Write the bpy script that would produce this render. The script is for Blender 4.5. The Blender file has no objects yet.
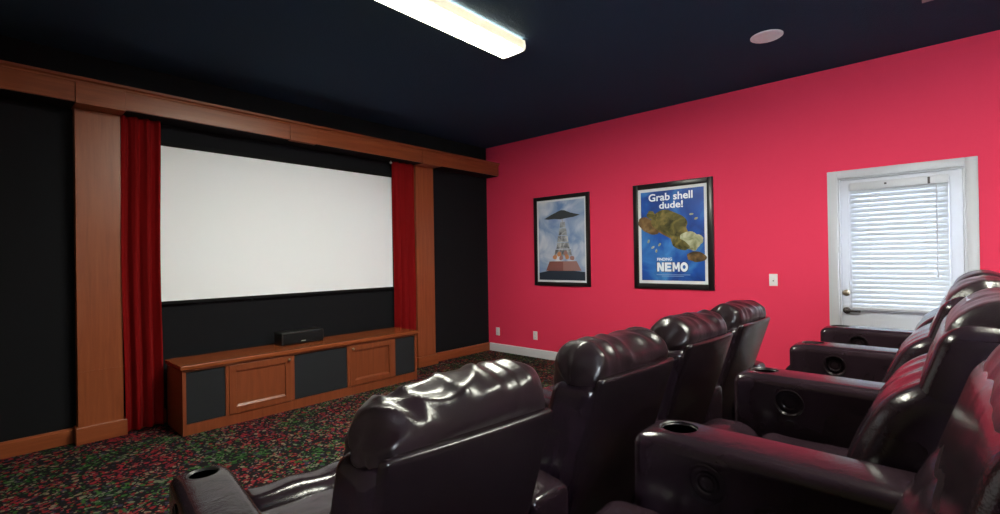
import bpy, bmesh, math, random
from mathutils import Vector, Matrix, noise
PI = math.pi
SC = bpy.context.scene
COL = SC.collection
random.seed(4)

# ------------------------------------------------------------------ helpers
def tag(o, label=None, cat=None, group=None, kind=None):
    if label: o['label'] = label
    if cat: o['category'] = cat
    if group: o['group'] = group
    if kind: o['kind'] = kind
    return o

def empty(name, loc=(0, 0, 0), rotz=0.0):
    o = bpy.data.objects.new(name, None)
    o.location = loc
    o.rotation_euler = (0, 0, rotz)
    o.empty_display_size = 0.1
    COL.objects.link(o)
    return o

def link(name, me, parent=None):
    o = bpy.data.objects.new(name, me)
    COL.objects.link(o)
    if parent: o.parent = parent
    return o

def finish(bm, mats, smooth=True, angle=35):
    me = bpy.data.meshes.new('mesh')
    bmesh.ops.recalc_face_normals(bm, faces=bm.faces)
    bm.to_mesh(me)
    bm.free()
    if not isinstance(mats, (list, tuple)): mats = [mats]
    for m in mats: me.materials.append(m)
    if smooth:
        for p in me.polygons: p.use_smooth = True
        try: me.set_sharp_from_angle(angle=math.radians(angle))
        except Exception: pass
    return me

def obj(name, bm, mats, parent=None, smooth=True, angle=35):
    return link(name, finish(bm, mats, smooth, angle), parent)

def box(bm, x0, x1, y0, y1, z0, z1, bev=0.0, mi=0):
    r = bmesh.ops.create_cube(bm, size=1.0)
    vs = r['verts']
    for v in vs:
        v.co = Vector(((x0 + x1) / 2 + v.co.x * (x1 - x0), (y0 + y1) / 2 + v.co.y * (y1 - y0), (z0 + z1) / 2 + v.co.z * (z1 - z0)))
    fs = list({f for v in vs for f in v.link_faces})
    for f in fs: f.material_index = mi
    if bev > 0:
        es = list({e for v in vs for e in v.link_edges})
        bmesh.ops.bevel(bm, geom=es, offset=bev, segments=2, affect='EDGES', profile=0.5)
    return bm

def boxes(*args, bev=0.0):
    bm = bmesh.new()
    for a in args: box(bm, *a, bev=bev)
    return bm

def cyl(bm, c, r, h, axis='z', seg=32, r2=None, mi=0):
    """cylinder / cone centred on c, along axis"""
    rr = bmesh.ops.create_cone(bm, cap_ends=True, segments=seg, radius1=r, radius2=r if r2 is None else r2, depth=h)
    M = {'z': Matrix(), 'x': Matrix.Rotation(PI / 2, 4, 'Y'), 'y': Matrix.Rotation(-PI / 2, 4, 'X')}[axis]
    for v in rr['verts']: v.co = M @ v.co + Vector(c)
    for f in {f for v in rr['verts'] for f in v.link_faces}: f.material_index = mi
    return bm

def lathe(bm, prof, c, axis='z', seg=40, closed=False):
    """profile [(radius, height)] spun about an axis"""
    M = {'z': Matrix(), 'x': Matrix.Rotation(PI / 2, 4, 'Y'), '-x': Matrix.Rotation(-PI / 2, 4, 'Y'),
         'y': Matrix.Rotation(-PI / 2, 4, 'X'), '-y': Matrix.Rotation(PI / 2, 4, 'X')}[axis]
    rings = []
    for (r, h) in prof:
        rings.append([bm.verts.new(M @ Vector((r * math.cos(2 * PI * i / seg), r * math.sin(2 * PI * i / seg), h)) + Vector(c)) for i in range(seg)])
    pairs = list(zip(rings, rings[1:]))
    if closed: pairs.append((rings[-1], rings[0]))
    for a, b in pairs:
        for i in range(seg):
            bm.faces.new((a[i], a[(i + 1) % seg], b[(i + 1) % seg], b[i]))
    if not closed:
        for ring in (rings[0], rings[-1]):
            try: bm.faces.new(ring)
            except ValueError: pass
    return bm

def extrude_profile(bm, prof, x0, x1, axis='x', mi=0):
    """closed polygon prof [(a,b)] swept along an axis; x: (y,z), y: (x,z)"""
    def P(t, a, b): return Vector((t, a, b)) if axis == 'x' else Vector((a, t, b))
    A = [bm.verts.new(P(x0, *p)) for p in prof]
    B = [bm.verts.new(P(x1, *p)) for p in prof]
    n = len(prof)
    fs = [bm.faces.new(A), bm.faces.new(B[::-1])]
    for i in range(n): fs.append(bm.faces.new((A[i], B[i], B[(i + 1) % n], A[(i + 1) % n])))
    for f in fs: f.material_index = mi
    return bm

def rbox(sx, sy, sz, r, n=(8, 8, 8), k=4, deform=None):
    """grid-meshed box with rounded edges (full sizes), optional deform(Vector)->Vector"""
    h = (sx / 2, sy / 2, sz / 2)
    r = r if isinstance(r, tuple) else (r, r, r)
    rr = [min(r[a], h[a] * 0.999) for a in range(3)]
    def nodes(a):
        hh, ra = h[a], rr[a]
        inner = [-(hh - ra) + 2 * (hh - ra) * i / n[a] for i in range(n[a] + 1)]
        zone = [(hh - ra) + ra * math.tan(PI / 4 * i / k) for i in range(1, k + 1)]
        return [-z for z in reversed(zone)] + inner + zone
    N = [nodes(a) for a in range(3)]
    bm = bmesh.new()
    def rnd(p):
        inn = Vector([max(-(h[a] - rr[a]), min(h[a] - rr[a], p[a])) for a in range(3)])
        d = Vector(p) - inn
        e = Vector([d[a] / rr[a] for a in range(3)])
        if e.length > 1e-9:
            e.normalize()
            return inn + Vector([e[a] * rr[a] for a in range(3)])
        return Vector(p)
    for ax in range(3):
        u, v = [a for a in range(3) if a != ax]
        for s in (-1, 1):
            grid = []
            for pu in N[u]:
                row = []
                for pv in N[v]:
                    p = [0, 0, 0]
                    p[ax] = s * h[ax]; p[u] = pu; p[v] = pv
                    row.append(bm.verts.new(rnd(p)))
                grid.append(row)
            for i in range(len(N[u]) - 1):
                for j in range(len(N[v]) - 1):
                    bm.faces.new((grid[i][j], grid[i + 1][j], grid[i + 1][j + 1], grid[i][j + 1]))
    bmesh.ops.remove_doubles(bm, verts=bm.verts, dist=1e-5)
    bmesh.ops.recalc_face_normals(bm, faces=bm.faces)
    if deform:
        bm.normal_update()
        new = [deform(v.co.copy(), v.normal.copy()) for v in bm.verts]
        for v, c in zip(bm.verts, new): v.co = c
    return bm

def sm(a, b, x):
    if a > b: return 1.0 - sm(b, a, x)
    t = max(0.0, min(1.0, (x - a) / (b - a)))
    return t * t * (3 - 2 * t)

def boolean_cut(me, cutters):
    """mesh minus cutter bmeshes; the cutters are removed again"""
    o = bpy.data.objects.new('work', me); COL.objects.link(o)
    cs = []
    for bm in cutters:
        cm = finish(bm, [], False)
        c = bpy.data.objects.new('cutter', cm); COL.objects.link(c); cs.append(c)
        m = o.modifiers.new('cut', 'BOOLEAN'); m.operation = 'DIFFERENCE'; m.object = c; m.solver = 'EXACT'
    dg = bpy.context.evaluated_depsgraph_get()
    out = bpy.data.meshes.new_from_object(o.evaluated_get(dg))
    for c in cs: bpy.data.objects.remove(c)
    bpy.data.objects.remove(o)
    return out

def text_mesh(s, size, width=None, depth=0.0006, bold=0.0):
    cu = bpy.data.curves.new('lettering', 'FONT')
    cu.body = s; cu.size = size; cu.align_x = 'CENTER'; cu.align_y = 'CENTER'
    cu.extrude = depth; cu.offset = bold
    o = bpy.data.objects.new('lettering', cu); COL.objects.link(o)
    dg = bpy.context.evaluated_depsgraph_get()
    dg.update()
    me = bpy.data.meshes.new_from_object(o.evaluated_get(dg))
    bpy.data.objects.remove(o)
    xs = [v.co.x for v in me.vertices]
    k = 1.0
    if width: k = width / (max(xs) - min(xs))
    for v in me.vertices:
        v.co = Vector((v.co.x * k, -v.co.z, v.co.y))   # stand it up, facing -y
    return me

# ------------------------------------------------------------------ materials
def mat(name):
    m = bpy.data.materials.new(name); m.use_nodes = True
    nt = m.node_tree
    return m, nt, nt.nodes['Principled BSDF']

def N(nt, t, **kw):
    n = nt.nodes.new(t)
    for k, v in kw.items():
        if k in n.inputs: n.inputs[k].default_value = v
        else: setattr(n, k, v)
    return n

def ramp(nt, stops, interp='LINEAR'):
    n = nt.nodes.new('ShaderNodeValToRGB')
    cr = n.color_ramp; cr.interpolation = interp
    while len(cr.elements) < len(stops): cr.elements.new(0.5)
    for e, (p, c) in zip(cr.elements, stops):
        e.position = p; e.color = (*c, 1)
    return n

def plain(name, col, rough=0.5, spec=0.5, metal=0.0, bump=None):
    m, nt, b = mat(name)
    b.inputs['Base Color'].default_value = (*col, 1)
    b.inputs['Roughness'].default_value = rough
    b.inputs['Specular IOR Level'].default_value = spec
    b.inputs['Metallic'].default_value = metal
    tc = N(nt, 'ShaderNodeTexCoord')
    sc, st = bump or (40, 0.03)
    nz = N(nt, 'ShaderNodeTexNoise', Scale=sc, Detail=3.0)
    nt.links.new(tc.outputs['Object'], nz.inputs['Vector'])
    bp = N(nt, 'ShaderNodeBump', Strength=st, Distance=0.01)
    nt.links.new(nz.outputs['Fac'], bp.inputs['Height'])
    nt.links.new(bp.outputs['Normal'], b.inputs['Normal'])
    return m

def wood(name, axis, c0, c1, c2, rough=0.32):
    m, nt, b = mat(name)
    tc = N(nt, 'ShaderNodeTexCoord')
    mp = N(nt, 'ShaderNodeMapping')
    s = [14, 14, 14]; s['xyz'.index(axis)] = 0.9
    mp.inputs['Scale'].default_value = s
    nz = N(nt, 'ShaderNodeTexNoise', Scale=2.2, Detail=7.0, Roughness=0.6, Distortion=0.5)
    nt.links.new(tc.outputs['Object'], mp.inputs['Vector'])
    nt.links.new(mp.outputs['Vector'], nz.inputs['Vector'])
    r = ramp(nt, [(0.25, c0), (0.5, c1), (0.78, c2)])
    nt.links.new(nz.outputs['Fac'], r.inputs['Fac'])
    nt.links.new(r.outputs['Color'], b.inputs['Base Color'])
    b.inputs['Roughness'].default_value = rough
    bp = N(nt, 'ShaderNodeBump', Strength=0.05, Distance=0.004)
    nt.links.new(nz.outputs['Fac'], bp.inputs['Height'])
    nt.links.new(bp.outputs['Normal'], b.inputs['Normal'])
    return m

def leather(name, col, rough, wr=0.25, coat=0.0):
    m, nt, b = mat(name)
    tc = N(nt, 'ShaderNodeTexCoord')
    nz = N(nt, 'ShaderNodeTexNoise', Scale=5.0, Detail=4.0)
    nt.links.new(tc.outputs['Object'], nz.inputs['Vector'])
    r = ramp(nt, [(0.3, tuple(c * 0.75 for c in col)), (0.7, tuple(c * 1.3 for c in col))])
    nt.links.new(nz.outputs['Fac'], r.inputs['Fac'])
    nt.links.new(r.outputs['Color'], b.inputs['Base Color'])
    b.inputs['Roughness'].default_value = rough
    b.inputs['Specular IOR Level'].default_value = 0.40
    b.inputs['Coat Weight'].default_value = coat
    b.inputs['Coat Roughness'].default_value = 0.2
    vo = N(nt, 'ShaderNodeTexVoronoi', Scale=260.0)
    nt.links.new(tc.outputs['Object'], vo.inputs['Vector'])
    n2 = N(nt, 'ShaderNodeTexNoise', Scale=16.0, Detail=5.0, Distortion=0.6)
    nt.links.new(tc.outputs['Object'], n2.inputs['Vector'])
    b1 = N(nt, 'ShaderNodeBump', Strength=0.08, Distance=0.002)
    nt.links.new(vo.outputs['Distance'], b1.inputs['Height'])
    b2 = N(nt, 'ShaderNodeBump', Strength=wr, Distance=0.012)
    nt.links.new(n2.outputs['Fac'], b2.inputs['Height'])
    nt.links.new(b1.outputs['Normal'], b2.inputs['Normal'])
    nt.links.new(b2.outputs['Normal'], b.inputs['Normal'])
    return m

def emit(name, col, strength):
    m, nt, b = mat(name)
    b.inputs['Base Color'].default_value = (0.9, 0.9, 0.85, 1)
    b.inputs['Emission Color'].default_value = (*col, 1)
    b.inputs['Emission Strength'].default_value = strength
    return m

def carpet_mat():
    m, nt, b = mat('confetti_carpet')
    L = nt.links.new
    tc = N(nt, 'ShaderNodeTexCoord')
    dn = N(nt, 'ShaderNodeTexNoise', Scale=6.0, Detail=2.0)
    L(tc.outputs['Object'], dn.inputs['Vector'])
    vadd = N(nt, 'ShaderNodeVectorMath', operation='MULTIPLY_ADD')
    L(dn.outputs['Color'], vadd.inputs[0]); vadd.inputs[1].default_value = (0.09, 0.09, 0.0)
    L(tc.outputs['Object'], vadd.inputs[2])
    big = N(nt, 'ShaderNodeTexNoise', Scale=2.6, Detail=1.5)
    L(tc.outputs['Object'], big.inputs['Vector'])
    col = None
    for sc, thr, shift in ((31.0, 0.46, 0.0), (54.0, 0.40, 7.3)):
        mp = N(nt, 'ShaderNodeMapping'); mp.inputs['Location'].default_value = (shift, shift * 0.7, 0)
        L(vadd.outputs[0], mp.inputs['Vector'])
        vo = N(nt, 'ShaderNodeTexVoronoi', Scale=sc, voronoi_dimensions='2D')
        L(mp.outputs['Vector'], vo.inputs['Vector'])
        sep = N(nt, 'ShaderNodeSeparateColor')
        L(vo.outputs['Color'], sep.inputs['Color'])
        # hue choice leans on the slow noise, so reds and greens come in clusters
        ad = N(nt, 'ShaderNodeMath', operation='MULTIPLY_ADD'); ad.inputs[1].default_value = 0.55
        L(sep.outputs[0], ad.inputs[0])
        bm_ = N(nt, 'ShaderNodeMapRange'); bm_.inputs[1].default_value = 0.36; bm_.inputs[2].default_value = 0.64
        bm_.inputs[3].default_value = 0.0; bm_.inputs[4].default_value = 0.45
        L(big.outputs['Fac'], bm_.inputs[0]); L(bm_.outputs[0], ad.inputs[2])
        rp = ramp(nt, [(0.0, (0.012, 0.055, 0.012)), (0.16, (0.11, 0.12, 0.08)), (0.26, (0.03, 0.085, 0.02)), (0.40, (0.03, 0.025, 0.045)),
                       (0.50, (0.15, 0.012, 0.016)), (0.62, (0.17, 0.13, 0.09)), (0.71, (0.19, 0.014, 0.022)), (0.90, (0.09, 0.012, 0.03))], 'CONSTANT')
        L(ad.outputs[0], rp.inputs['Fac'])
        # dot mask: inside distance and cell switched on
        lt = N(nt, 'ShaderNodeMath', operation='LESS_THAN'); lt.inputs[1].default_value = thr
        L(vo.outputs['Distance'], lt.inputs[0])
        on = N(nt, 'ShaderNodeMath', operation='GREATER_THAN'); on.inputs[1].default_value = 0.56
        L(sep.outputs[1], on.inputs[0])
        mk = N(nt, 'ShaderNodeMath', operation='MULTIPLY'); L(lt.outputs[0], mk.inputs[0]); L(on.outputs[0], mk.inputs[1])
        mx = N(nt, 'ShaderNodeMix', data_type='RGBA')
        L(mk.outputs[0], mx.inputs['Factor'])
        if col is None: mx.inputs['A'].default_value = (0.007, 0.006, 0.007, 1)
        else: L(col, mx.inputs['A'])
        L(rp.outputs['Color'], mx.inputs['B'])
        col = mx.outputs['Result']
    L(col, b.inputs['Base Color'])
    b.inputs['Roughness'].default_value = 0.95
    b.inputs['Specular IOR Level'].default_value = 0.1
    fz = N(nt, 'ShaderNodeTexNoise', Scale=300.0, Detail=2.0)
    L(tc.outputs['Object'], fz.inputs['Vector'])
    bp = N(nt, 'ShaderNodeBump', Strength=0.4, Distance=0.006)
    L(fz.outputs['Fac'], bp.inputs['Height']); L(bp.outputs['Normal'], b.inputs['Normal'])
    return m

def art_mat(name, c0, c1, c2, scale=3.0, rough=0.35, dist=0.8):
    m, nt, b = mat(name)
    tc = N(nt, 'ShaderNodeTexCoord')
    nz = N(nt, 'ShaderNodeTexNoise', Scale=scale, Detail=5.0, Distortion=dist)
    nt.links.new(tc.outputs['Object'], nz.inputs['Vector'])
    r = ramp(nt, [(0.34, c0), (0.5, c1), (0.66, c2)])
    nt.links.new(nz.outputs['Fac'], r.inputs['Fac'])
    nt.links.new(r.outputs['Color'], b.inputs['Base Color'])
    b.inputs['Roughness'].default_value = rough
    return m

M = {}
M['red'] = plain('red_wall_paint', (0.78, 0.038, 0.098), 0.75, 0.25, bump=(120, 0.06))
M['tan'] = plain('tan_wall_paint', (0.17, 0.145, 0.09), 0.8, 0.2, bump=(120, 0.06))
M['speaker_white'] = plain('white_speaker_enamel', (0.80, 0.84, 0.88), 0.5)
M['black_wall'] = plain('black_wall_paint', (0.008, 0.008, 0.010), 0.9, 0.15, bump=(160, 0.05))
M['ceiling'] = plain('navy_ceiling_texture', (0.024, 0.048, 0.086), 0.9, 0.15, bump=(110, 0.5))
M['carpet'] = carpet_mat()
M['wood_v'] = wood('cherry_wood_upright', 'z', (0.195, 0.044, 0.014), (0.255, 0.062, 0.021), (0.315, 0.086, 0.031))
M['wood_h'] = wood('cherry_wood_lengthwise', 'x', (0.195, 0.044, 0.014), (0.255, 0.062, 0.021), (0.315, 0.086, 0.031))
M['wood_cab'] = wood('cherry_wood_cabinet', 'z', (0.14, 0.031, 0.010), (0.185, 0.043, 0.014), (0.23, 0.058, 0.020), 0.36)
M['wood_top'] = wood('cherry_wood_counter', 'x', (0.14, 0.030, 0.009), (0.22, 0.052, 0.016), (0.30, 0.080, 0.028), 0.25)
M['white'] = plain('white_trim_paint', (0.49, 0.48, 0.51), 0.4)
M['base_white'] = plain('white_baseboard_paint', (0.64, 0.62, 0.65), 0.4)
M['door'] = plain('white_door_paint', (0.53, 0.53, 0.58), 0.4)
M['plate'] = plain('white_plastic', (0.78, 0.72, 0.72), 0.35)
M['slot'] = plain('dark_slot', (0.05, 0.04, 0.04), 0.5)
M['screen'] = plain('white_screen_fabric', (0.84, 0.87, 0.91), 0.9, 0.1, bump=(400, 0.02))
M['black_felt'] = plain('black_screen_border', (0.006, 0.006, 0.007), 0.85, 0.2)
M['grille'] = plain('black_grille_cloth', (0.016, 0.017, 0.020), 0.85, 0.2, bump=(600, 0.2))
M['black_plastic'] = plain('black_plastic', (0.012, 0.012, 0.012), 0.35)
M['frame'] = plain('black_frame_lacquer', (0.010, 0.008, 0.009), 0.3)
M['mat_board'] = plain('white_mat_board', (0.72, 0.72, 0.74), 0.7)
M['brass'] = plain('dull_brass', (0.32, 0.27, 0.20), 0.4, metal=1.0)
M['dark_metal'] = plain('dark_bronze', (0.06, 0.05, 0.05), 0.35, metal=0.8)
M['leather'] = leather('brown_leather', (0.014, 0.0075, 0.011), 0.19, 0.12)
M['leather_crease'] = leather('brown_leather_creased', (0.013, 0.007, 0.009), 0.28, 0.18)
M['leather_back'] = leather('brown_leather_flat', (0.011, 0.006, 0.008), 0.26, 0.06)
def lens_mat():
    """diffuser over a pair of tubes: hot along the middle, dimmer and yellower at its flanks"""
    m, nt, b = mat('lamp_lens')
    tc = N(nt, 'ShaderNodeTexCoord'); sx = N(nt, 'ShaderNodeSeparateXYZ')
    nt.links.new(tc.outputs['Object'], sx.inputs[0])
    ab = N(nt, 'ShaderNodeMath', operation='ABSOLUTE'); nt.links.new(sx.outputs['Y'], ab.inputs[0])
    mr = N(nt, 'ShaderNodeMapRange', interpolation_type='SMOOTHSTEP'); mr.inputs[1].default_value = .060; mr.inputs[2].default_value = .114
    mr.inputs[3].default_value = 8.0; mr.inputs[4].default_value = .036
    nt.links.new(ab.outputs[0], mr.inputs[0])
    m2 = N(nt, 'ShaderNodeMapRange'); m2.inputs[1].default_value = .03; m2.inputs[2].default_value = .11
    nt.links.new(ab.outputs[0], m2.inputs[0])
    rp = ramp(nt, [(0, (.95, .99, .91)), (1, (1, .92, .58))]); nt.links.new(m2.outputs[0], rp.inputs['Fac'])
    nt.links.new(rp.outputs['Color'], b.inputs['Emission Color']); nt.links.new(mr.outputs[0], b.inputs['Emission Strength'])
    b.inputs['Base Color'].default_value = (.8, .8, .75, 1)
    return m
M['lens'] = lens_mat()
M['lamp_pan'] = plain('white_enamel', (0.8, 0.8, 0.75), 0.4)
M['letter'] = plain('white_print', (0.85, 0.87, 0.92), 0.4)
M['letter_edge'] = plain('navy_print', (0.01, 0.03, 0.14), 0.4)

def velvet():
    m, nt, b = mat('red_velvet')
    b.inputs['Base Color'].default_value = (0.36, 0.007, 0.009, 1)
    b.inputs['Roughness'].default_value = 0.8
    b.inputs['Specular IOR Level'].default_value = 0.15
    b.inputs['Sheen Weight'].default_value = 0.25
    b.inputs['Sheen Tint'].default_value = (0.8, 0.1, 0.08, 1)
    tc = N(nt, 'ShaderNodeTexCoord')
    nz = N(nt, 'ShaderNodeTexNoise', Scale=90.0, Detail=3.0)
    nt.links.new(tc.outputs['Object'], nz.inputs['Vector'])
    bp = N(nt, 'ShaderNodeBump', Strength=0.1, Distance=0.004)
    nt.links.new(nz.outputs['Fac'], bp.inputs['Height']); nt.links.new(bp.outputs['Normal'], b.inputs['Normal'])
    return m
M['velvet'] = velvet()

def slat_mat():
    m, nt, b = mat('translucent_white_slat')
    b.inputs['Base Color'].default_value = (0.43, 0.45, 0.50, 1)
    b.inputs['Roughness'].default_value = 0.45
    tr = N(nt, 'ShaderNodeBsdfTranslucent', Color=(0.85, 0.87, 0.95, 1))
    mx = N(nt, 'ShaderNodeMixShader'); mx.inputs[0].default_value = 0.010
    out = nt.nodes['Material Output']
    nt.links.new(b.outputs[0], mx.inputs[1]); nt.links.new(tr.outputs[0], mx.inputs[2])
    nt.links.new(mx.outputs[0], out.inputs['Surface'])
    return m
M['slat'] = slat_mat()

def pane_mat():
    m, nt, b = mat('clear_pane')
    tr = N(nt, 'ShaderNodeBsdfTransparent', Color=(0.95, 0.97, 0.97, 1))
    gl = N(nt, 'ShaderNodeBsdfGlossy', Roughness=0.03)
    mx = N(nt, 'ShaderNodeMixShader'); mx.inputs[0].default_value = 0.06
    nt.links.new(tr.outputs[0], mx.inputs[1]); nt.links.new(gl.outputs[0], mx.inputs[2])
    nt.links.new(mx.outputs[0], nt.nodes['Material Output'].inputs['Surface'])
    return m
M['pane'] = pane_mat()

# ------------------------------------------------------------------ room shell
H = 3.05
XL, YB = -5.95, -7.4
RZ = 0.27                                   # height of the platform under the back row
def struct(name, bm, m, parent=None, smooth=False):
    o = obj(name, bm, m, parent, smooth)
    if parent is None: o['kind'] = 'structure'
    return o

struct('floor', boxes((XL - .12, .12, YB - .12, .12, -.12, 0)), M['carpet'])
struct('ceiling', boxes((XL - .12, .12, YB - .12, .12, H, H + .12)), M['ceiling'])
struct('wall_front', boxes((XL - .12, .12, 0, .12, 0, H)), M['black_wall'])
struct('wall_back', boxes((XL - .12, .12, YB - .12, YB, 0, H)), M['tan'])
WY0, WY1, WZ0, WZ1 = -7.1, -5.7, 1.0, 2.5
struct('wall_left', boxes((XL - .12, XL, WY1, 0, 0, H), (XL - .12, XL, YB, WY0, 0, H), (XL - .12, XL, WY0, WY1, 0, WZ0), (XL - .12, XL, WY0, WY1, WZ1, H)), M['tan'])
win = struct('added_window_1', boxes((XL - .09, XL - .03, WY0, WY1, WZ0, WZ0 + .06), (XL - .09, XL - .03, WY0, WY1, WZ1 - .06, WZ1), *[(XL - .09, XL - .03, y - .03, y + .03, WZ0 + .06, WZ1 - .06) for y in (WY0 + .03, (WY0 + WY1) / 2, WY1 - .03)]), M['white'])  # unseen window, added to let fill daylight into the room
obj('added_window_pane', boxes((XL - .062, XL - .058, WY0 + .05, WY1 - .05, WZ0 + .05, WZ1 - .05)), M['pane'], win)
obj('added_window_sill', boxes((XL - .03, XL + .06, WY0 - .05, WY1 + .05, WZ0 - .03, WZ0)), M['white'], win)
DY0, DY1, DZ = -5.187, -4.362, 2.045         # door opening
bm = boxes((0, .12, DY1, 0, 0, H), (0, .12, YB, DY0, 0, H), (0, .12, DY0, DY1, DZ, H))
struct('wall_right', bm, M['red'])
bm = bmesh.new()
extrude_profile(bm, [(-.016, 0), (0, 0), (0, .115), (-.008, .115), (-.016, .105)], DY1 + .07, -.03, 'y')
extrude_profile(bm, [(-.016, 0), (0, 0), (0, .115), (-.008, .115), (-.016, .105)], YB, DY0 - .07, 'y')
struct('baseboard_right', bm, M['base_white'])
bm = bmesh.new()
for x0, x1 in ((XL, -4.712), (-4.394, -4.11), (-1.79, -1.435), (-1.115, 0)):
    extrude_profile(bm, [(-.03, 0), (0, 0), (0, .115), (-.014, .115), (-.03, .10)], x0, x1, 'x')
struct('baseboard_front', bm, M['wood_h'])

# wooden cornice over the whole screen wall
tr = struct('trim_1', boxes((XL, 0, -.25, 0, 2.600, 2.745), bev=.003), M['wood_h'])
bm = bmesh.new()
extrude_profile(bm, [(0, 2.742), (-.252, 2.742), (-.256, 2.748), (-.258, 2.757), (-.268, 2.763), (-.277, 2.767), (-.277, 2.786), (0, 2.786)], XL, 0, 'x')
obj('crown_moulding', bm, M['wood_h'], tr, False)
obj('soffit_shade_strip', boxes((XL, -.004, -.236, -.002, 2.594, 2.602)), M['black_wall'], tr, False)  # black strip added to paint in the shade under the cornice
obj('keystone_block', boxes((-3.10, -2.825, -.262, -.20, 2.592, 2.7435), bev=.003), M['wood_h'], tr, False)
for i, (x0, x1) in enumerate(((-4.695, -4.415), (-1.42, -1.13))):
    t = struct('trim_%d' % (i + 2), boxes((x0, x1, -.10, 0, .12, 2.602), bev=.003), M['wood_v'])
    obj('plinth_block', boxes((x0 - .016, x1 + .018, -.13, 0, 0, .128), bev=.004), M['wood_h'], t, False)
    obj('capital_block', boxes((x0 - .01, x1 + .01, -.262, -.02, 2.588, 2.7435), bev=.003), M['wood_h'], t, False)
    if i == 0:
        obj('joint_strip', boxes((x0 - .0015, x1 + .0015, -.1025, -.01, .548, .552)), M['wood_v'], t)

# platform that lifts the back row
pl = struct('trim_4', boxes((XL, -1.30, YB, -4.30, 0, RZ), bev=.012), M['carpet'])
tag(pl, 'carpeted platform step carrying the back row of recliners')

# ------------------------------------------------------------------ door with blind
door = struct('door_1', boxes((.03, .072, -5.174, -5.066, .01, 2.03), (.03, .072, -4.474, -4.377, .01, 2.03),
                              (.03, .072, -5.066, -4.474, 1.945, 2.03), (.03, .072, -5.066, -4.474, .01, .90)), M['door'])
bm = boxes((-.018, .004, -4.362, -4.288, 0, 2.112), (-.018, .004, -5.259, -5.187, 0, 2.112), (-.018, .004, -5.187, -4.362, 2.042, 2.112), bev=.004)
for a in ((.0, .12, -4.376, -4.362, 0, 2.045), (.0, .12, -5.187, -5.175, 0, 2.045), (.0, .12, -5.175, -4.376, 2.031, 2.045)): box(bm, *a)
obj('door_casing', bm, M['white'], door)
bm = bmesh.new()
for a in ((.02, .034, -5.100, -5.060, .866, 1.985), (.02, .034, -4.480, -4.440, .866, 1.985), (.02, .034, -5.060, -4.480, 1.94, 1.985), (.02, .034, -5.060, -4.480, .866, .905)): box(bm, *a, bev=.005)
obj('lite_frame', bm, M['door'], door)
obj('glass_pane', boxes((.050, .054, -5.07, -4.47, .89, 1.955)), M['pane'], door)
bm = bmesh.new()
for y0, y1 in ((-5.10, -4.81), (-4.755, -4.465)):
    for a in ((.024, .032, y0, y1, .70, .725), (.024, .032, y0, y1, .16, .185), (.024, .032, y0, y0 + .025, .185, .70), (.024, .032, y1 - .025, y1, .185, .70)): box(bm, *a, bev=.003)
obj('raised_panel', bm, M['door'], door)
bm = bmesh.new(); lathe(bm, [(.001, 0), (.028, 0), (.028, .008), (.022, .014), (.012, .016), (.012, .024), (.001, .026)], (.03, -4.411, 1.018), '-x', 28)
obj('deadbolt', bm, M['brass'], door)
bm = bmesh.new(); lathe(bm, [(.001, 0), (.030, 0), (.030, .008), (.024, .012), (.010, .014), (.010, .045), (.001, .046)], (.03, -4.413, .862), '-x', 28)
box(bm, -.018, -.004, -4.515, -4.405, .850, .868, bev=.004)
obj('lever_handle', bm, M['dark_metal'], door)

bl = tag(empty('window_blind', (.0, -4.77, .88)), 'white horizontal slat blind, closed, covering the glass of the white door', 'blind')
def inpar(o, par):
    o.matrix_parent_inverse = Matrix.Translation(-Vector(par.location)); return o
inpar(obj('headrail', boxes((-.022, .018, -5.092, -4.452, 1.925, 1.992), bev=.003), M['white'], bl), bl)
bm = bmesh.new()
ns = 25
for i in range(ns):
    z = .915 + i * (1.005 / (ns - 1))
    a = math.radians(73)
    dx, dz = .0258 * math.cos(a), .0255 * math.sin(a)
    pr = []
    for s, t in ((-1, .0013), (0, .0042), (1, .0013)): pr.append((-.002 + s * dx - t * math.sin(a), z + s * dz * 1 + t * math.cos(a)))
    for s, t in ((1, -.0013), (0, .0016), (-1, -.0013)): pr.append((-.002 + s * dx - t * math.sin(a), z + s * dz + t * math.cos(a)))
    extrude_profile(bm, pr, -5.088, -4.456, 'y')
inpar(obj('slats', bm, M['slat'], bl), bl)
inpar(obj('bottom_rail', boxes((-.016, .012, -5.088, -4.456, .876, .898), bev=.003), M['white'], bl), bl)
bm = bmesh.new()
for y in (-4.59, -4.955): cyl(bm, (-.023, y, 1.40), .0012, 1.03, 'z', 6)
inpar(obj('ladder_cords', bm, M['white'], bl), bl)
for y, z0, z1 in ((-4.70, 1.957, 1.972), (-4.975, 1.93, 1.985)):
    inpar(obj('bracket_clip', boxes((-.027, -.021, y - .008, y + .008, z0, z1), bev=.001), M['dark_metal'], bl), bl)
bm = bmesh.new(); cyl(bm, (-.032, -5.02, 1.56), .0035, .72, 'z', 8); cyl(bm, (-.032, -5.02, 1.19), .007, .04, 'z', 8, .004)
inpar(obj('tilt_wand', bm, M['white'], bl), bl)

# ------------------------------------------------------------------ projection screen
scr = tag(empty('mounted_projection_screen', (-2.95, 0, 1.0)), 'large blank white projection screen with thin black border on the front wall', 'screen')
inpar(obj('screen_fabric', boxes((-4.150, -1.745, -.034, -.026, 1.050, 2.402)), M['screen'], scr), scr)
inpar(obj('screen_border', boxes((-4.185, -1.710, -.040, -.002, 1.022, 1.050), (-4.185, -1.710, -.040, -.002, 2.402, 2.442),
      (-4.185, -4.150, -.040, -.002, 1.050, 2.402), (-1.745, -1.710, -.040, -.002, 1.050, 2.402), bev=.002), M['black_felt'], scr), scr)

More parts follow.
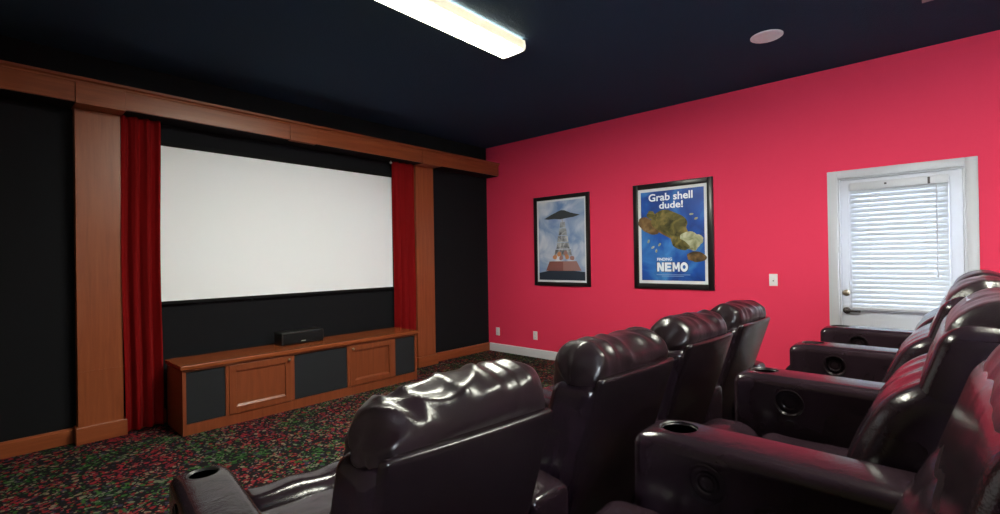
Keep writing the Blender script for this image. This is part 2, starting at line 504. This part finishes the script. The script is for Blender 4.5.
# ------------------------------------------------------------------ curtains
def curtain(name, x0, x1, seed, label, flare):
    rnd = random.Random(seed)
    nx, nz = 90, 30
    npl = 3.3
    ph = rnd.random() * 6
    bm = bmesh.new()
    g = []
    for i in range(nx + 1):
        u = i / nx
        row = []
        for j in range(nz + 1):
            v = j / nz
            z = .015 + v * 2.582
            amp = .020 + .016 * (1 - v)
            uu = u + .02 * math.sin(3 * v + seed) * math.sin(PI * u)
            y = -.082 - amp * (math.sin(uu * npl * 2 * PI + ph) + .22 * math.sin(uu * npl * 4.3 * PI + ph * 2 + 2 * v)) - .006
            x = x0 + (x1 - x0) * uu + flare * (1 - v) * (u - .5) + .006 * math.sin(7 * v + seed)
            row.append(bm.verts.new((x, y, z)))
        g.append(row)
    for i in range(nx):
        for j in range(nz): bm.faces.new((g[i][j], g[i + 1][j], g[i + 1][j + 1], g[i][j + 1]))
    bmesh.ops.solidify(bm, geom=bm.faces[:], thickness=.004)
    o = obj(name, bm, M['velvet'], None, True, 80)
    return tag(o, label, 'curtain', 'red velvet curtains framing the screen')
curtain('curtain', -4.418, -4.146, 1, 'dark red velvet curtain hanging left of the white screen', -.01)
curtain('curtain', -1.765, -1.425, 5, 'dark red velvet curtain hanging right of the white screen', -.01)
bm = bmesh.new(); lathe(bm, [(.001, -.016), (.009, -.013), (.014, -.006), (.015, 0), (.014, .006), (.009, .013), (.004, .016), (.004, .03), (.001, .031)], (-1.797, -.10, 2.570), 'z', 20)
tag(obj('cornice_knob', bm, M['plate']), 'tiny white round knob under the wooden cornice by the right curtain', 'knob')

# ------------------------------------------------------------------ media cabinet
cab = tag(empty('media_cabinet', (-2.95, -.30, 0)), 'long low cherry wood media cabinet standing under the white screen', 'cabinet')
CX0, CX1, CF, CBK, CT = -4.120, -1.795, -.548, -.105, .560
def cp(name, bm, m, parent=None, **kw):
    o = obj(name, bm, m, cab, False)
    o.matrix_parent_inverse = Matrix.Translation(-Vector(cab.location))
    return o
cp('worktop', boxes((CX0 - .018, CX1 + .018, CF - .022, CBK, CT - .035, CT), bev=.006), M['wood_top'])
divs = [-4.120, -3.795, -3.235, -2.665, -2.105, -1.795]
bm = boxes((CX0, CX0 + .025, CF, CBK, 0, CT - .035), (CX1 - .025, CX1, CF, CBK, 0, CT - .035),
           (CX0 + .025, CX1 - .025, CF + .004, CBK, 0, .085), (CX0 + .025, CX1 - .025, CF + .004, CF + .03, .505, CT - .035),
           (CX0 + .025, CX1 - .025, CBK - .015, CBK, .085, CT - .035))
for x in divs[1:-1]: box(bm, x - .013, x + .013, CF, CBK - .015, .085, .505)
cp('carcass', bm, M['wood_cab'])
for a, b in ((0, 1), (2, 3), (4, 5)):
    x0 = divs[a] + (.025 if a == 0 else .013); x1 = divs[b] - (.025 if b == 5 else .013)
    cp('grille_panel', boxes((x0, x1, CF + .008, CF + .024, .087, .503), bev=.003), M['grille'])
for a, b, ks in ((1, 2, 1), (3, 4, -1)):
    x0, x1 = divs[a] + .015, divs[b] - .015
    z0, z1 = .090, .503
    st = .055
    bm = boxes((x0, x0 + st, CF - .006, CF + .014, z0, z1), (x1 - st, x1, CF - .006, CF + .014, z0, z1),
               (x0 + st, x1 - st, CF - .006, CF + .014, z1 - st, z1), (x0 + st, x1 - st, CF - .006, CF + .014, z0, z0 + st), bev=.002)
    # bevelled lip round the sunk panel
    for (p, q) in (((x0 + st, z0 + st), (x1 - st, z0 + st)), ):
        vs = [bm.verts.new(c) for c in ((p[0], CF - .005, p[1]), (q[0], CF - .005, q[1]), (q[0] - .02, CF + .010, q[1] + .02), (p[0] + .02, CF + .010, p[1] + .02))]
        bm.faces.new(vs)
    d = cp('cabinet_door', bm, M['wood_cab'])
    pnl = obj('door_panel', boxes((x0 + st - .004, x1 - st + .004, CF + .008, CF + .013, z0 + st - .004, z1 - st + .004)), M['wood_cab'], d, False)
    kx = x1 - .028 if ks > 0 else x0 + .028
    bm = bmesh.new(); lathe(bm, [(.001, 0), (.008, 0), (.006, .008), (.009, .014), (.013, .018), (.013, .023), (.008, .027), (.001, .028)], (kx, CF - .006, .472), '-y', 20)
    obj('door_knob', bm, M['brass'], d)

cs = tag(empty('center_speaker', (-3.02, -.225, CT)), 'small black speaker box lying on top of the wooden cabinet', 'speaker')
bm = rbox(.43, .18, .125, .012, (2, 2, 2), 3); [setattr(v, 'co', v.co + Vector((0, 0, .0635))) for v in bm.verts]
obj('speaker_cabinet', bm, M['black_plastic'], cs)
obj('speaker_grille', boxes((-.20, .20, -.102, -.088, .012, .116), bev=.004), M['black_felt'], cs)
bm = bmesh.new(); box(bm, -.03, .015, -.1045, -.1015, .026, .036, bev=.001)
obj('speaker_badge', bm, plain('grey_badge', (.22, .25, .20), .4), cs)

# ------------------------------------------------------------------ posters on the red wall
def poly(bm, pts, d0, d1, mi=0):
    """flat printed shape: (u,v) outline, from depth d0 to d1 in front of the sheet"""
    A = [bm.verts.new((u, d1, v)) for u, v in pts]
    B = [bm.verts.new((u, d0, v)) for u, v in pts]
    fs = [bm.faces.new(A), bm.faces.new(B[::-1])]
    n = len(pts)
    for i in range(n): fs.append(bm.faces.new((A[i], A[(i + 1) % n], B[(i + 1) % n], B[i])))
    for f in fs: f.material_index = mi

def blob(cx, cz, rx, rz, rot, seed, n=40, rough=.12):
    out = []
    for i in range(n):
        t = 2 * PI * i / n
        k = 1 + rough * noise.noise(Vector((math.cos(t) * 1.5 + seed * 3.1, math.sin(t) * 1.5, seed)))* 2
        x, z = rx * k * math.cos(t), rz * k * math.sin(t)
        out.append((cx + x * math.cos(rot) - z * math.sin(rot), cz + x * math.sin(rot) + z * math.cos(rot)))
    return out

def framed(yc, zc, w, h, fw, label, sheet_mat, border):
    t = tag(empty('framed_poster', (0, yc, zc), -PI / 2), label, 'poster', 'framed posters on the red wall')
    y0 = -.028
    bm = bmesh.new()
    for a in ((-w / 2, -w / 2 + fw, -h / 2, h / 2), (w / 2 - fw, w / 2, -h / 2, h / 2), (-w / 2 + fw, w / 2 - fw, h / 2 - fw, h / 2), (-w / 2 + fw, w / 2 - fw, -h / 2, -h / 2 + fw)):
        box(bm, a[0], a[1], y0, -.001, a[2], a[3], bev=.004)
    obj('picture_frame', bm, M['frame'], t)
    iw, ih = w / 2 - fw, h / 2 - fw
    obj('mat_board', boxes((-iw - .003, iw + .003, -.012, -.006, -ih - .003, ih + .003)), M['mat_board'], t)
    iw -= border; ih -= border
    obj('poster_sheet', boxes((-iw, iw, -.0135, -.0118, -ih, ih)), sheet_mat, t)
    return t, iw, ih

sky = art_mat('painted_cloudy_sky', (.14, .24, .48), (.36, .43, .58), (.66, .67, .72), 3.2)
t, iw, ih = framed(-1.355, 1.603, .885, 1.205, .052, 'framed pale blue poster with a dark canopy over a grey tower', sky, .026)
bm = bmesh.new()
mats = [plain('print_charcoal', (.035, .04, .045), .4), art_mat('print_grey_tower', (.10, .10, .11), (.30, .30, .31), (.55, .54, .52), 14),
        plain('print_brick_red', (.24, .085, .07), .4), plain('print_dull_rose', (.34, .17, .15), .4), plain('print_orange', (.55, .22, .09), .4), plain('print_dark_blue', (.02, .03, .05), .4)]
d = -.0140
poly(bm, [(-.27, .300), (-.15, .350), (-.03, .392), (.01, .402), (.06, .396), (.16, .358), (.30, .322), (.20, .300), (.10, .292), (.0, .280), (-.10, .292), (-.20, .288)], -.0135, d, 0)
poly(bm, [(.012, .285), (.028, .285), (.045, .22), (.035, .215)], -.0135, d, 1)
for z0, z1, w0, w1 in ((.17, .245, .045, .035), (.07, .16, .065, .055), (-.02, .06, .09, .075), (-.11, -.03, .105, .09), (-.20, -.12, .14, .12)):
    poly(bm, [(.03 - w0, z0), (.03 + w0, z0), (.03 + w1, z1), (.03 - w1, z1)], -.0135, d, 1)
for k, (u, v) in enumerate(((-.10, -.22), (.0, -.23), (.09, -.215), (.17, -.235), (-.03, -.18), (.07, -.17))): poly(bm, blob(u, v, .035, .03, k, k + 3), -.0135, -.0143, 4 if k % 2 == 0 else 3)
poly(bm, [(-.25, -.40), (.03, -.40), (.03, -.275), (-.19, -.275)], -.0135, -.0142, 2)
poly(bm, [(.03, -.40), (.31, -.40), (.24, -.275), (.03, -.275)], -.0135, -.0142, 3)
poly(bm, [(-iw, -ih), (iw, -ih), (iw, -.415), (.2, -.40), (-.2, -.40), (-iw, -.43)], -.0135, -.0139, 5)
obj('printed_picture', bm, mats, t, False)

sea = art_mat('painted_blue_water', (.006, .035, .21), (.012, .085, .38), (.06, .24, .58), 2.4)
t, iw, ih = framed(-2.842, 1.606, .90, 1.20, .060, 'framed deep blue underwater poster with white lettering', sea, .034)
bm = bmesh.new()
mats = [art_mat('print_olive_rock', (.035, .03, .008), (.12, .10, .025), (.28, .20, .06), 9), art_mat('print_sand', (.20, .20, .09), (.38, .37, .22), (.55, .52, .36), 10),
        art_mat('print_umber', (.05, .03, .012), (.16, .085, .03), (.30, .17, .07), 8)]
# a heap of plain boulders lying on a slant across the water
for k, (u, v, rx, rz, ro, mi) in enumerate(((-.27, .12, .15, .075, -.55, 2), (-.24, .24, .05, .045, -.9, 0), (.0, .02, .24, .06, -.5, 2), (-.02, .125, .225, .135, -.45, 0),
                                            (.20, -.07, .12, .095, -.5, 1), (.09, -.10, .11, .055, -.5, 0), (.29, -.06, .055, .05, .4, 1), (.27, -.245, .10, .055, -.1, 2))):
    poly(bm, blob(u, v, rx, rz, ro, k + 11), -.0134, -.0138 - .00025 * k, mi)
for k, (u, v) in enumerate(((.22, .22), (.27, .17), (-.22, -.13), (-.14, -.10), (-.27, -.06), (-.18, -.17))):
    poly(bm, blob(u, v, .022, .012, .3 * k, k + 40, 16), -.0134, -.0140, 1 if k < 2 else 1)
obj('printed_picture', bm, mats, t, False)
def lettering(s, size, width, u, v, m, depth, y, bold):
    me = text_mesh(s, size, width, depth, bold)
    me.materials.append(m)
    o = link('lettering', me, t)
    o.location = (u, y, v)
    return o
lettering('Grab shell', .115, .50, -.01, .432, M['letter'], .0006, -.0150, .0025)
lettering('dude!', .105, .27, .0, .338, M['letter'], .0006, -.0150, .0025)
lettering('FINDING', .045, .17, -.085, -.268, M['letter'], .0006, -.0160, .001)
def block_word(word, u0, v0, w, h, gap, d0, d1, m, grow=0.0):
    """heavy block capitals"""
    G = {'N': [[(0, 0), (.30, 0), (.30, 1), (0, 1)], [(.70, 0), (1, 0), (1, 1), (.70, 1)], [(0, 1), (.36, 1), (1, 0), (.64, 0)]],
         'E': [[(0, 0), (.36, 0), (.36, 1), (0, 1)], [(.3, 0), (.95, 0), (.95, .24), (.3, .24)], [(.3, .39), (.85, .39), (.85, .62), (.3, .62)], [(.3, .76), (.95, .76), (.95, 1), (.3, 1)]],
         'M': [[(0, 0), (.25, 0), (.25, 1), (0, 1)], [(.75, 0), (1, 0), (1, 1), (.75, 1)], [(0, 1), (.28, 1), (.60, .25), (.40, .25)], [(.40, .25), (.60, .25), (1, 1), (.72, 1)]]}
    ring = lambda r: [(.5 + r * .5 * math.cos(i * PI / 12), .5 + r * .5 * math.sin(i * PI / 12)) for i in range(24)]
    bm = bmesh.new()
    for k, ch in enumerate(word):
        x0 = u0 + k * (w + gap)
        polys = G.get(ch)
        if polys is None:
            o_, i_ = ring(1.04), ring(.42)
            polys = [[o_[i], o_[(i + 1) % 24], i_[(i + 1) % 24], i_[i]] for i in range(24)]
        for p in polys:
            poly(bm, [(x0 + (a - .5) * (w + grow) + w / 2, v0 + (b - .5) * (h + grow) + h / 2) for a, b in p], d0, d1)
    return obj('lettering', bm, m, t, False)
block_word('NEMO', -.172, -.405, .080, .102, .009, -.0134, -.0155, M['letter_edge'], .014)
block_word('NEMO', -.172, -.405, .080, .102, .009, -.0140, -.0162, M['letter'])
obj('credit_strip', boxes((-.18, .20, -.0142, -.0134, -.444, -.437), (-.12, .13, -.0142, -.0134, -.460, -.454)), plain('print_pale_blue', (.25, .36, .62), .4), t, False)

# ------------------------------------------------------------------ outlets, switch, ceiling fittings
def wall_plate(name, y, z, label, cat, switch, group=None):
    t = tag(empty(name, (0, y, z), -PI / 2), label, cat, group)
    bm = rbox(.074, .008, .118, .004, (2, 1, 2), 2); [setattr(v, 'co', v.co + Vector((0, -.004, 0))) for v in bm.verts]
    obj('cover_plate', bm, M['plate'], t)
    if switch:
        obj('toggle', boxes((-.005, .005, -.020, -.006, -.004, .014), bev=.002), M['plate'], t)
        obj('toggle_slot', boxes((-.006, .006, -.0086, -.0076, -.013, .013)), M['slot'], t)
    else:
        for s in (-1, 1):
            f = obj('socket_face', boxes((-.016, .016, -.0105, -.007, s * .022 - .014, s * .022 + .014), bev=.003), M['plate'], t)
            obj('socket_slot', boxes((-.0075, -.005, -.0110, -.0095, s * .022 - .004, s * .022 + .006), (.005, .0075, -.0110, -.0095, s * .022 - .004, s * .022 + .005)), M['slot'], f)
    return t
wall_plate('wall_outlet', -.19, .295, 'white outlet plate low on the red wall, close to the black corner', 'outlet', False, 'outlets low on the red wall')
wall_plate('wall_outlet', -.893, .30, 'white outlet plate low on the red wall, below the left poster', 'outlet', False, 'outlets low on the red wall')
wall_plate('light_switch', -3.838, 1.125, 'white light switch plate on the red wall between the blue poster and the door', 'switch', True)

def wrap_light(x0, x1, yc, label):
    t = tag(empty('fluorescent_light', ((x0 + x1) / 2, yc, H)), label, 'ceiling light')
    L = (x1 - x0) / 2
    bm = bmesh.new(); box(bm, -L + .01, L - .01, -.085, .085, -.03, -.001, bev=.003)
    obj('housing', bm, M['lamp_pan'], t)
    pr = [(-.112, -.014), (-.118, -.050), (-.116, -.076), (-.104, -.088), (-.06, -.091), (0, -.092), (.06, -.091), (.104, -.088), (.116, -.076), (.118, -.050), (.112, -.014)]
    bm = bmesh.new(); extrude_profile(bm, pr, -L + .016, L - .016, 'x')
    obj('lens', bm, M['lens'], t)
    pr2 = [(a * 1.02, b * 1.02 + .0008) for a, b in pr]
    for s in (-1, 1):
        bm = bmesh.new(); extrude_profile(bm, pr2, s * (L - .016), s * L, 'x')
        obj('end_cap', bm, M['end_cap'], t)
    return t
M['end_cap'] = emit('lamp_end_cap', (1.0, .92, .70), .032)
wrap_light(-3.76, -2.39, -2.583, 'long white fluorescent ceiling light switched on above the room')
wrap_light(-3.72, -2.375, -5.35, 'added unseen fluorescent ceiling light above the back row of recliners')  # assumed fixture out of view, put in to light the scene

t = tag(empty('ceiling_speaker', (-1.137, -4.065, H)), 'round white speaker grille set flush in the dark ceiling', 'speaker')
bm = bmesh.new(); lathe(bm, [(.088, -.001), (.112, -.001), (.112, -.006), (.104, -.011), (.090, -.009)], (0, 0, 0), 'z', 48, True); obj('rim', bm, M['speaker_white'], t)
bm = bmesh.new(); lathe(bm, [(.001, -.009), (.05, -.0085), (.090, -.006), (.090, -.001), (.001, -.001)], (0, 0, 0), 'z', 48); obj('grille', bm, M['speaker_white'], t)

t = tag(empty('ceiling_vent', (-1.13, -5.065, H), math.radians(0)), 'white ceiling vent just showing at the top edge', 'vent')
bm = boxes((-.17, .17, -.11, -.085, -.012, -.001), (-.17, .17, .085, .11, -.012, -.001), (-.17, -.145, -.085, .085, -.012, -.001), (.145, .17, -.085, .085, -.012, -.001), bev=.002); obj('vent_frame', bm, M['white'], t)
bm = bmesh.new()
for i in range(9): box(bm, -.145, .145, -.08 + i * .02 - .006, -.08 + i * .02 + .006, -.010, -.004)
obj('louvres', bm, M['white'], t)

# ------------------------------------------------------------------ recliners
def panel_y(z): return -.24 + .324 * (.97 - z)           # rear face of the back shell
FR = [(.30, .17), (.45, .145), (.61, .105), (.72, .060), (.80, .024), (.86, -.008), (.92, -.052), (.97, -.115), (1.02, -.175), (1.06, -.205), (1.2, -.215)]
def front_y(z):
    if z <= FR[0][0]: return FR[0][1]
    for (a, ya), (b, yb) in zip(FR, FR[1:]):
        if z <= b: return ya + (yb - ya) * (z - a) / (b - a)
    return FR[-1][1]

PITCH, AW, AH = .78, .184, .64
def ridge(p): return 1 - abs(noise.noise(p)) * 2.0

def headrest_bm(seed, amt, tilt, cy, cz, sy=.235, hz=.31, slump=0):
    """plump roll pillow lying across the top of the back, tilted with it"""
    sx = .525
    ct, st = math.cos(math.radians(tilt)), math.sin(math.radians(tilt))
    def de(c, n):
        u = c.x / (sx / 2)
        e = sm(.70, 1.0, abs(u))
        up = sm(-.08, .10, c.z)
        q = Vector((c.x * 3.6 + seed * 7.7, c.y * 8.0 + 1.6 * noise.noise(Vector((c.x * 4, c.z * 4, seed))), c.z * 7.0))
        w = (ridge(q) - .5) * .016 * amt * (.25 + .75 * up)
        q2 = Vector((c.x * 15 + seed * 3.3, c.y * 3.0, c.z * 3.5 + seed))
        w += (ridge(q2) - .55) * .006 * (.4 + .6 * amt) * (.35 + .65 * up)
        w += e * .004 * math.sin(math.atan2(c.z, c.y) * 7 + seed)
        c = c + n * w
        c.z *= 1 - .06 * e
        c.y *= 1 - .10 * e
        y, z = cy + c.y * ct - c.z * st, cz + c.z * ct + c.y * st
        lim = panel_y(min(z, .99)) + .022            # sits in front of the flat rear panel, sagging over its top edge
        if y < lim + .02: y = lim + .02 - .02 * (1 - math.exp(-(lim + .02 - y) / .02))
        return Vector((c.x + .006, y, z - slump * sm(.15, -1.0, u) * up))
    return rbox(sx, sy, hz, (.06, .112, .112), (44, 3, 6), 9, de)

def lumbar_bm(seed, amt, fwd):
    sx, sy, sz, zc = .562, .20, .42, .625
    def de(c, n):
        u = c.x / (sx / 2); v = c.z / (sz / 2)
        pl = .004 * math.sin(c.x * 48 + 3.0 * noise.noise(Vector((c.x * 3, c.z * 3, seed)))) * sm(.35, .98, v)
        w = (ridge(Vector((c.x * 6, c.y * 5, c.z * 9 + seed * 5))) - .6) * .007 * amt
        c = c + n * (pl + w)
        c.y += .010 * (1 - u * u) * (1 - v * v)
        z = zc + c.z
        yf = front_y(z) - .004 + fwd * sm(.87, .72, z)
        return Vector((c.x, yf - sy / 2 + c.y, z))
    return rbox(sx, sy, sz, .075, (44, 5, 14), 6, de)

def shell_bm():
    sx, sy, sz, zc = .55, .19, .80, .55
    def de(c, n):
        z = zc + c.z
        return Vector((c.x * (1 - .03 * sm(.2, -.4, c.z)), panel_y(z) + .012 + sy / 2 + c.y, z))
    return rbox(sx, sy, sz, .05, (6, 3, 12), 4, de)

def rear_panel_bm():
    sx, sy, sz, zc = .50, .036, .855, .545
    def de(c, n):
        z = zc + c.z
        bulge = .010 * (1 - (c.x / .25) ** 2)
        return Vector((c.x, panel_y(z) + sy / 2 + c.y - (bulge if c.y < 0 else 0), z))
    return rbox(sx, sy, sz, .016, (8, 1, 14), 4, de)

def seat_bm(y0, y1, seed):
    sx, sy, sz = .560, y1 - y0, .19
    def de(c, n):
        u, v = c.x / (sx / 2), c.y / (sy / 2)
        w = (ridge(Vector((c.x * 5, c.y * 5 + seed * 4, c.z * 6))) - .6) * .008
        c = c + n * w
        if c.z > 0: c.z += .018 * (1 - u * u) * (1 - v * v)
        return Vector((c.x, (y0 + y1) / 2 + c.y, .375 + c.z))
    return rbox(sx, sy, sz, .055, (14, 14, 3), 5, de)

def pad_bm(y0, y1, seed):
    sx, sy, sz = .558, y1 - y0, .30
    def de(c, n):
        u, v = c.x / (sx / 2), c.y / (sy / 2)
        w = (ridge(Vector((c.x * 7, c.y * 4 + seed * 4, c.z * 4))) - .6) * .012
        c = c + n * w
        if c.z > 0: c.z += .014 * (1 - u * u) * (1 - v * v)
        return Vector((c.x, (y0 + y1) / 2 + c.y, .335 + c.z))
    return rbox(sx, sy, sz, .075, (16, 4, 6), 6, de)

ARM = {}
def arm_mesh(ya):
    if ya in ARM: return ARM[ya]
    y0, y1 = -.14, ya
    sy, sz = y1 - y0, AH - .06
    def de(c, n):
        v = c.y / (sy / 2); u = c.x / (AW / 2)
        if c.z > 0: c.z += .006 * (1 - u * u) - .012 * sm(.75, 1.0, abs(v))
        return Vector((c.x, (y0 + y1) / 2 + c.y, .06 + sz / 2 + c.z))
    bm = rbox(AW, sy, sz, .032, (6, 26, 8), 5, de)
    me = finish(bm, [M['leather']], False)
    cut = bmesh.new(); cyl(cut, (0, ya - .098, AH - .02), .046, .10, 'z', 40)
    cut2 = bmesh.new(); cyl(cut2, (-AW / 2 - .005, RY(ya), .555), .046, .05, 'x', 40)
    out = boolean_cut(me, [cut, cut2])
    for p in out.polygons: p.use_smooth = True
    out.set_sharp_from_angle(angle=math.radians(40))
    ARM[ya] = out
    return out
def RY(ya): return ya - .198

def add_arm(t, x, ya):
    a = link('armrest', arm_mesh(ya), t); a.location = (x, 0, 0)
    bm = bmesh.new()
    zc = AH - .006
    lathe(bm, [(.0445, .004), (.051, .010), (.054, .007), (.053, .001), (.0445, -.004)], (0, ya - .098, zc), 'z', 40, True)
    lathe(bm, [(.045, .002), (.045, -.056), (.001, -.060), (.001, -.062), (.0458, -.058), (.0458, .002)], (0, ya - .098, zc), 'z', 40)
    obj('cup_holder', bm, M['black_plastic'], a)
    bm = bmesh.new()
    c = (-AW / 2, RY(ya), .555)
    lathe(bm, [(.040, -.004), (.046, .005), (.050, .004), (.050, -.001), (.042, -.014)], c, '-x', 40, True)
    lathe(bm, [(.001, -.018), (.041, -.018), (.041, -.014), (.001, -.013)], c, '-x', 40)
    lathe(bm, [(.020, -.014), (.022, -.006), (.026, -.004), (.028, -.008), (.028, -.014)], c, '-x', 40, True)
    lathe(bm, [(.001, -.013), (.017, -.013), (.015, -.007), (.001, -.006)], c, '-x', 32)
    obj('recline_button', bm, M['leather_back'], a)

def recliner(loc, rot, ya, seed, label, group, amt=1.0, last=0, pillow=(6, -.108, .925), fwd=.03):
    t = tag(empty('recliner', loc, math.radians(rot)), label, 'recliner', group)
    obj('backrest_shell', shell_bm(), M['leather'], t, True, 60)
    obj('rear_panel', rear_panel_bm(), M['leather_back'], t, True, 60)
    obj('lumbar_cushion', lumbar_bm(seed, amt, fwd), M['leather'], t, True, 180)
    obj('headrest', headrest_bm(seed, amt, *pillow), M['leather_crease'], t, True, 180)
    obj('seat_cushion', seat_bm(.06, ya - .115, seed), M['leather'], t, True, 180)
    obj('footrest', pad_bm(ya - .125, ya + .085, seed), M['leather'], t, True, 180)
    obj('base', boxes((-.29, .29, -.02, ya - .06, .03, .275), bev=.01), M['leather_back'], t)
    for x in (-.24, .24):
        for y in (.05, ya - .12):
            bm = bmesh.new(); cyl(bm, (x, y, .016), .022, .032, 'z', 16)
            obj('foot', bm, M['black_plastic'], t)
    add_arm(t, -PITCH / 2, ya)
    if last: add_arm(t, last, ya)
    return t

FG, BG = 'brown leather recliners in the front row', 'brown leather recliners in the back row'
YAF, YAB = .93, .588
recliner((-4.41, -3.95, 0), -7.0, YAF, 1, 'leftmost dark brown front-row recliner, its heavily creased headrest seen from behind', FG, 1.6, 0, (6, -.108, .925, .235, .31, .034))
recliner((-3.595, -3.955, 0), -4.5, YAF, 2, 'front-row brown recliner directly right of the one with the heavily creased headrest', FG, .7)
recliner((-2.81, -3.95, 0), -4.0, YAF, 3, 'third brown leather recliner from the left in the front row', FG, .7)
recliner((-2.02, -3.95, 0), -3.5, YAF, 4, 'brown leather recliner at the far right end of the front row', FG, .7, .39)
recliner((-4.375, -4.985, RZ), -1.5, YAB, 5, 'nearest back-row brown recliner, cut off by the right and bottom edges', BG, .3, 0, (21, -.122, .800, .26, .40), -.005)
recliner((-3.590, -4.963, RZ), -2.0, YAB, 6, 'second back-row brown leather recliner, just beyond the nearest one', BG, .3, 0, (23, -.135, .838, .26, .33), .045)
recliner((-2.75, -4.978, RZ), -2.0, YAB, 7, 'third back-row brown recliner, next but one before the white door', BG, .3, 0, (23, -.135, .838, .26, .33), .045)
recliner((-1.945, -5.020, RZ), -2.0, YAB, 8, 'farthest back-row brown leather recliner, nearest the white door', BG, .3, .375, (23, -.135, .838, .26, .33), .045)

# ------------------------------------------------------------------ daylight, camera, colour
w = bpy.data.worlds.new('daylight'); SC.world = w; w.use_nodes = True
bg = w.node_tree.nodes['Background']
bg.inputs['Color'].default_value = (.86, .92, 1.0, 1)
bg.inputs['Strength'].default_value = 2.2

yaw, pitch, roll = math.radians(48.00068), math.radians(.22785), math.radians(-.91230)
f = Vector((math.sin(yaw) * math.cos(pitch), math.cos(yaw) * math.cos(pitch), math.sin(pitch)))
r = Vector((math.cos(yaw), -math.sin(yaw), 0)); u = r.cross(f)
c, s = math.cos(roll), math.sin(roll)
R_, U_ = c * r + s * u, -s * r + c * u
cam = bpy.data.objects.new('camera', bpy.data.cameras.new('camera')); COL.objects.link(cam)
mw = Matrix((R_, U_, -f)).transposed().to_4x4(); mw.translation = (-5.2277, -4.9598, 1.37277)
cam.matrix_world = mw
cam.data.sensor_fit = 'HORIZONTAL'; cam.data.sensor_width = 36; cam.data.lens = 475.05 * 36 / 1000
cam.data.clip_start = .02
SC.camera = cam
vs = SC.view_settings
SC.display_settings.display_device = 'sRGB'
vs.view_transform = 'Standard'; vs.look = 'None'; vs.gamma = 1.0; vs.use_curve_mapping = False
vs.exposure = 4.3
SC.cycles.use_denoising = True
SC.cycles.max_bounces = 10
